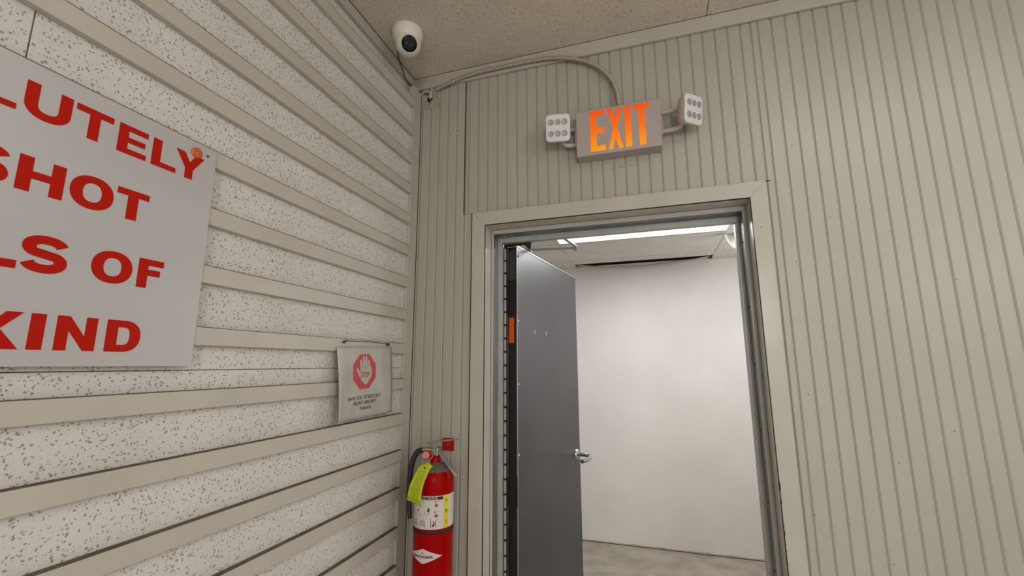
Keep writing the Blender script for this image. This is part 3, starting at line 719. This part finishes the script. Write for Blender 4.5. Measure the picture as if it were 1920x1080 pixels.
# ---- fire extinguisher
AX, AY, RB = .1860, -.100, .0732
fe = empty('fire_extinguisher', (AX, AY, .62)); tag(fe, 'red fire extinguisher with yellow hang tag hung in the corner', 'fire extinguisher')
Z0 = .62
def fp(mb, name, m, bevel=0., parent=None):
    o = mb.build(name, m, None, (0, 0, 0), bevel); o.parent = fe; o.location = (-AX, -AY, -Z0); return o
TOPZ = 1.085
prof = [(0, Z0), (.070, Z0), (RB - .003, Z0 + .004), (RB, Z0 + .012), (RB, TOPZ), (RB * .985, TOPZ + .013), (RB * .93, TOPZ + .027), (RB * .84, TOPZ + .040)]
fp(MB().lathe([(r2, z2) for r2, z2 in prof], (AX, AY, 0), (0, 0, 1), 64), 'cylinder_body', M_['red'])
fp(MB().lathe([(RB * .845, TOPZ + .0398), (RB * .72, TOPZ + .051), (RB * .52, TOPZ + .061), (.022, TOPZ + .067)], (AX, AY, 0), (0, 0, 1), 48), 'dusty_shoulder', M_['ext_dome'])
fp(MB().lathe([(.0215, TOPZ + .062), (.0215, TOPZ + .078), (.0185, TOPZ + .082), (.0175, TOPZ + .092), (0, TOPZ + .092)], (AX, AY, 0), (0, 0, 1), 32), 'neck_collar', M_['red'])
def cyl(az, z2, h=0.): # az degrees from -y toward +x
    a = math.radians(az); r2 = RB + h
    return (AX + r2 * math.sin(a), AY - r2 * math.cos(a), z2)
def band(a0, a1, z0_, z1_, h, n2=40):
    mb2 = MB(); vs4 = []
    for i in range(n2 + 1):
        a = a0 + (a1 - a0) * i / n2; vs4 += [cyl(a, z0_, h), cyl(a, z1_, h)]
    return mb2.add(vs4, [(2 * i, 2 * i + 2, 2 * i + 3, 2 * i + 1) for i in range(n2)], True)
LZ0, LZ1 = .934, 1.047
fp(band(-60, 150, LZ0, LZ1, .0005, 60), 'instruction_label', M_['label'])
fp(band(56, 73, LZ0, LZ1, .0009, 8), 'yellow_strip', M_['label_yellow'])
fp(band(-60, 53, LZ1 - .013, LZ1 - .0025, .0009, 30), 'header_bar', M_['ink'])
def ctext(txt, az, z2, wd, ht, m, h=.0014, bold=.01, name='printed_text', zs=0.):
    vs5, fs5 = text_polys(txt, wd, ht, bold); k3 = 180 / PI / RB
    fp(MB().add([cyl(az + a * k3, z2 + b3 + zs * a * a, h) for a, b3 in vs5], fs5), name, m)
ctext('INSTRUCTIONS', 0, LZ1 - .0078, .095, .0078, M_['label'], bold=.01)
for i, ch in enumerate('ABC'): ctext(ch, 64.5, LZ1 - .018 - i * .0375, .0085, .0115, M_['ink'], bold=.02)
def cpoly(polys, az, z2, m, h=.0012, name='pictogram'):
    k3 = 180 / PI / RB; mb2 = MB()
    for q in polys: mb2.add([cyl(az + a * k3, z2 + b3, h) for a, b3 in q], [tuple(range(len(q)))])
    fp(mb2, name, m)
flame = [[(-.005, -.006), (.005, -.006), (.006, -.001), (.003, .003), (.001, .007), (-.001, .003), (-.006, .002)]]
cpoly(flame, 34, 1.017, M_['ink_red']); cpoly(flame, 34, .981, M_['ink_red'])
cpoly([[(-.008, -.001), (-.002, -.001), (.0, .006), (-.004, .007)], [(.004, .003), (.009, .001), (.008, .006)]], 34, 1.026, M_['ink_grey'])
cpoly([[(-.008, -.001), (-.002, -.001), (.0, .006), (-.004, .007)], [(.004, .003), (.009, .001), (.008, .006)]], 34, .990, M_['ink_grey'])
cpoly([[(-.001, -.010), (.004, -.002), (.002, .010), (-.002, .004), (-.005, -.002)]], 12, 1.000, M_['ink'])
cpoly([ribbon(arc(-.003, 0, .009, .007, 150, 350, 12), .0016, .0016)[i] for i in range(12)], 10, .990, M_['ink_grey'])
cpoly([[(-.004, -.003), (.004, -.003), (.003, .004), (-.003, .003)]], -22, .996, M_['ink_red'])
for j in range(4): cpoly([[(-.014, -.0008), (.010, -.0008), (.010, .0008), (-.014, .0008)]], -20, 1.013 - j * .004 - (.022 if j > 1 else 0), M_['ink_grey'])
for az in (-34, -6, 26):
    sq = ribbon([(-.0085, -.010), (-.0085, .010), (.0085, .010), (.0085, -.010)], .0022, .0022)
    cpoly(sq, az, .951, M_['ink']); cpoly([[(-.005, -.006), (.001, -.008), (.006, .002), (.004, .008), (-.001, .001)]] if az == 26 else [[(-.002, -.004), (.003, -.005), (.005, .004), (.001, .006)]], az, .951, M_['ink'] if az == 26 else M_['ink_grey'])
for j in range(3): cpoly([[(-.012, -.0006), (.016, -.0006), (.016, .0006), (-.012, .0006)]], 26, .970 - j * .003, M_['ink_grey'])
for j in range(7): cpoly([[(-.012, -.0006), (.014, -.0006), (.014, .0006), (-.012, .0006)]], 92, 1.035 - j * .013, M_['ink_grey'])
fp(MB().lathe([(RB, .9175), (RB + .0022, .918), (RB + .0022, .9265), (RB, .927)], (AX, AY, 0), (0, 0, 1), 64), 'black_strap', M_['ink'])
# diamond badge
dm = []; NN = 16
for i in range(NN + 1):
    u = -1 + 2 * i / NN; hh2 = .0245 * (1 - abs(u)); dm.append((u, hh2))
mbd = MB(); vsd = []
for u, hh2 in dm: vsd += [cyl(-1 + 54 * u, .845 - hh2 - .0004, .0006), cyl(-1 + 54 * u, .845 + hh2 + .0004, .0006)]
mbd.add(vsd, [(2 * i, 2 * i + 2, 2 * i + 3, 2 * i + 1) for i in range(NN)]); fp(mbd, 'diamond_badge', M_['label'])
ctext('BADGER', -3, .8435, .084, .0080, M_['ink'], bold=.03)
ctext('ec', -1, .855, .012, .006, M_['ink_red'], bold=.0)
# valve, gauge, levers
VZ = TOPZ + .09
fp(MB().box((AX - .017, AY - .016, VZ), (AX + .019, AY + .016, VZ + .030)), 'valve_body', M_['alu'], .004)
fp(MB().box((AX - .008, AY - .012, VZ + .028), (AX + .010, AY + .012, VZ + .048)), 'valve_post', M_['alu'], .002)
fp(MB().lathe([(0, .016), (.0150, .016), (.0165, .012), (.0165, 0)], (AX - .028, AY - .020, VZ + .004), (.35, -1, .1), 28), 'gauge_case', M_['ink_red'])
fp(MB().lathe([(0, .0168), (.0135, .0168)], (AX - .028, AY - .020, VZ + .004), (.35, -1, .1), 28), 'gauge_dial', M_['gauge_face'])
fp(MB().lathe([(0, .0172), (.0012, .0172)], (AX - .028, AY - .020, VZ + .004), (.35, -1, .1), 8), 'gauge_needle', M_['ink'])
# top lever (flat bar) and carry handle
def bar(p0, p1, wv, th, name, m):
    p0, p1 = Vector(p0), Vector(p1); d = (p1 - p0).normalized(); wv = Vector(wv); wv = (wv - d * wv.dot(d)).normalized(); t2 = d.cross(wv)
    w2_ = .0095
    vs6 = [p0 + wv * a + t2 * b3 for a, b3 in ((-w2_, 0), (-w2_, th), (w2_, th), (w2_, 0))] + [p1 + wv * a + t2 * b3 for a, b3 in ((-w2_, 0), (-w2_, th), (w2_, th), (w2_, 0))]
    mb2 = MB().add(vs6, [(0, 1, 2, 3), (4, 7, 6, 5), (0, 4, 5, 1), (1, 5, 6, 2), (2, 6, 7, 3), (3, 7, 4, 0)]); fp(mb2, name, m, .0012)
bar((AX - .034, AY - .006, VZ + .044), (AX + .108, AY - .010, VZ + .066), (0, 1, 0), .004, 'squeeze_lever', M_['alu'])
fp(MB().box((AX - .006, AY - .014, VZ + .038), (AX + .034, AY - .0115, VZ + .056)), 'lever_side', M_['alu'])
bar((AX + .012, AY - .006, VZ + .022), (AX + .096, AY - .018, VZ - .066), (0, 1, .0), .004, 'carry_handle', M_['alu'])
fp(MB().tube(spline([(AX - .014, AY - .004, VZ + .020), (AX - .040, AY - .012, VZ + .022), (AX - .052, AY - .014, VZ + .018)], 5), .0085, 12), 'hose_fitting', M_['brass'])
hp = spline([(AX - .048, AY - .014, VZ + .020), (AX - .068, AY - .018, VZ + .012), (AX - .082, AY - .022, VZ - .014), (AX - .091, AY - .026, VZ - .060), (AX - .092, AY - .028, VZ - .120), (AX - .088, AY - .03, VZ - .185), (AX - .084, AY - .03, VZ - .225)], 7)
fp(MB().tube(hp, .0105, 12, rf=lambda i: .0105 if i < 32 else .0080), 'hose', M_['hose'])
# inspection tag, curved
vs7 = []; N = 14
tl, tr_, bl, br2 = Vector((.1720, -.1700, 1.1680)), Vector((.2120, -.1660, 1.1610)), Vector((.1270, -.2000, 1.0360)), Vector((.1860, -.2040, 1.0230))
def tg(u, v, h=0.):
    p = bl.lerp(br2, u).lerp(tl.lerp(tr_, u), v); bul = math.sin(PI * v)
    p.x += -.006 * bul; p.y += -.016 * bul - h
    if v > .9: p.z -= .012 * abs(u - .5) * 2 * (v - .9) * 10 * 1.0
    return p
vs7 = [tg(i / N, j / N) for i in range(N + 1) for j in range(N + 1)]
o = MB().add(vs7, [(i * (N + 1) + j, i * (N + 1) + j + 1, (i + 1) * (N + 1) + j + 1, (i + 1) * (N + 1) + j) for i in range(N) for j in range(N)], True)
o = fp(o, 'inspection_tag', M_['tag']); sm = o.modifiers.new('s', 'SOLIDIFY'); sm.thickness = .0006
mbt = MB()
random.seed(11)
for j in range(15):
    v = .14 + .045 * j
    u0 = .22; 
    while u0 < .80:
        l3 = random.uniform(.03, .10)
        mbt.add([tg(u0, v, .0012), tg(u0 + l3, v, .0012), tg(u0 + l3, v + .018, .0012), tg(u0, v + .018, .0012)], [(0, 1, 2, 3)]); u0 += l3 + .03
for u0, v0, u1, v1 in ((.08, .07, .92, .10), (.18, .12, .195, .85), (.66, .12, .685, .85)):
    mbt.add([tg(u0, v0, .0012), tg(u1, v0, .0012), tg(u1, v1, .0012), tg(u0, v1, .0012)], [(0, 1, 2, 3)])
fp(mbt, 'tag_print', M_['tag_ink'])
fp(MB().lathe([(0, .0018), (.003, .0018), (.0034, 0)], tg(.5, .86), (0.1, -1, 0), 12), 'tag_eyelet', M_['ink'])
fp(MB().tube([tg(.62, .93, .001), (AX - .004, AY - .03, VZ - .008), (AX, AY - .02, VZ + .002)], .0012, 6), 'tag_tie', M_['label'])
# red wall hanger behind the valve
wh = empty('wall_bracket', (.190, 0, 1.187)); tag(wh, 'red wall hanger bracket behind the extinguisher valve', 'bracket')
MB().box((-.022, -.004, -.012), (.030, 0, .038)).build('bracket_plate', M_['red_wall'], wh, bevel=.0015)
MB().box((-.018, -.040, .014), (.020, -.004, .034)).build('bracket_hook', M_['red_wall'], wh, bevel=.002)
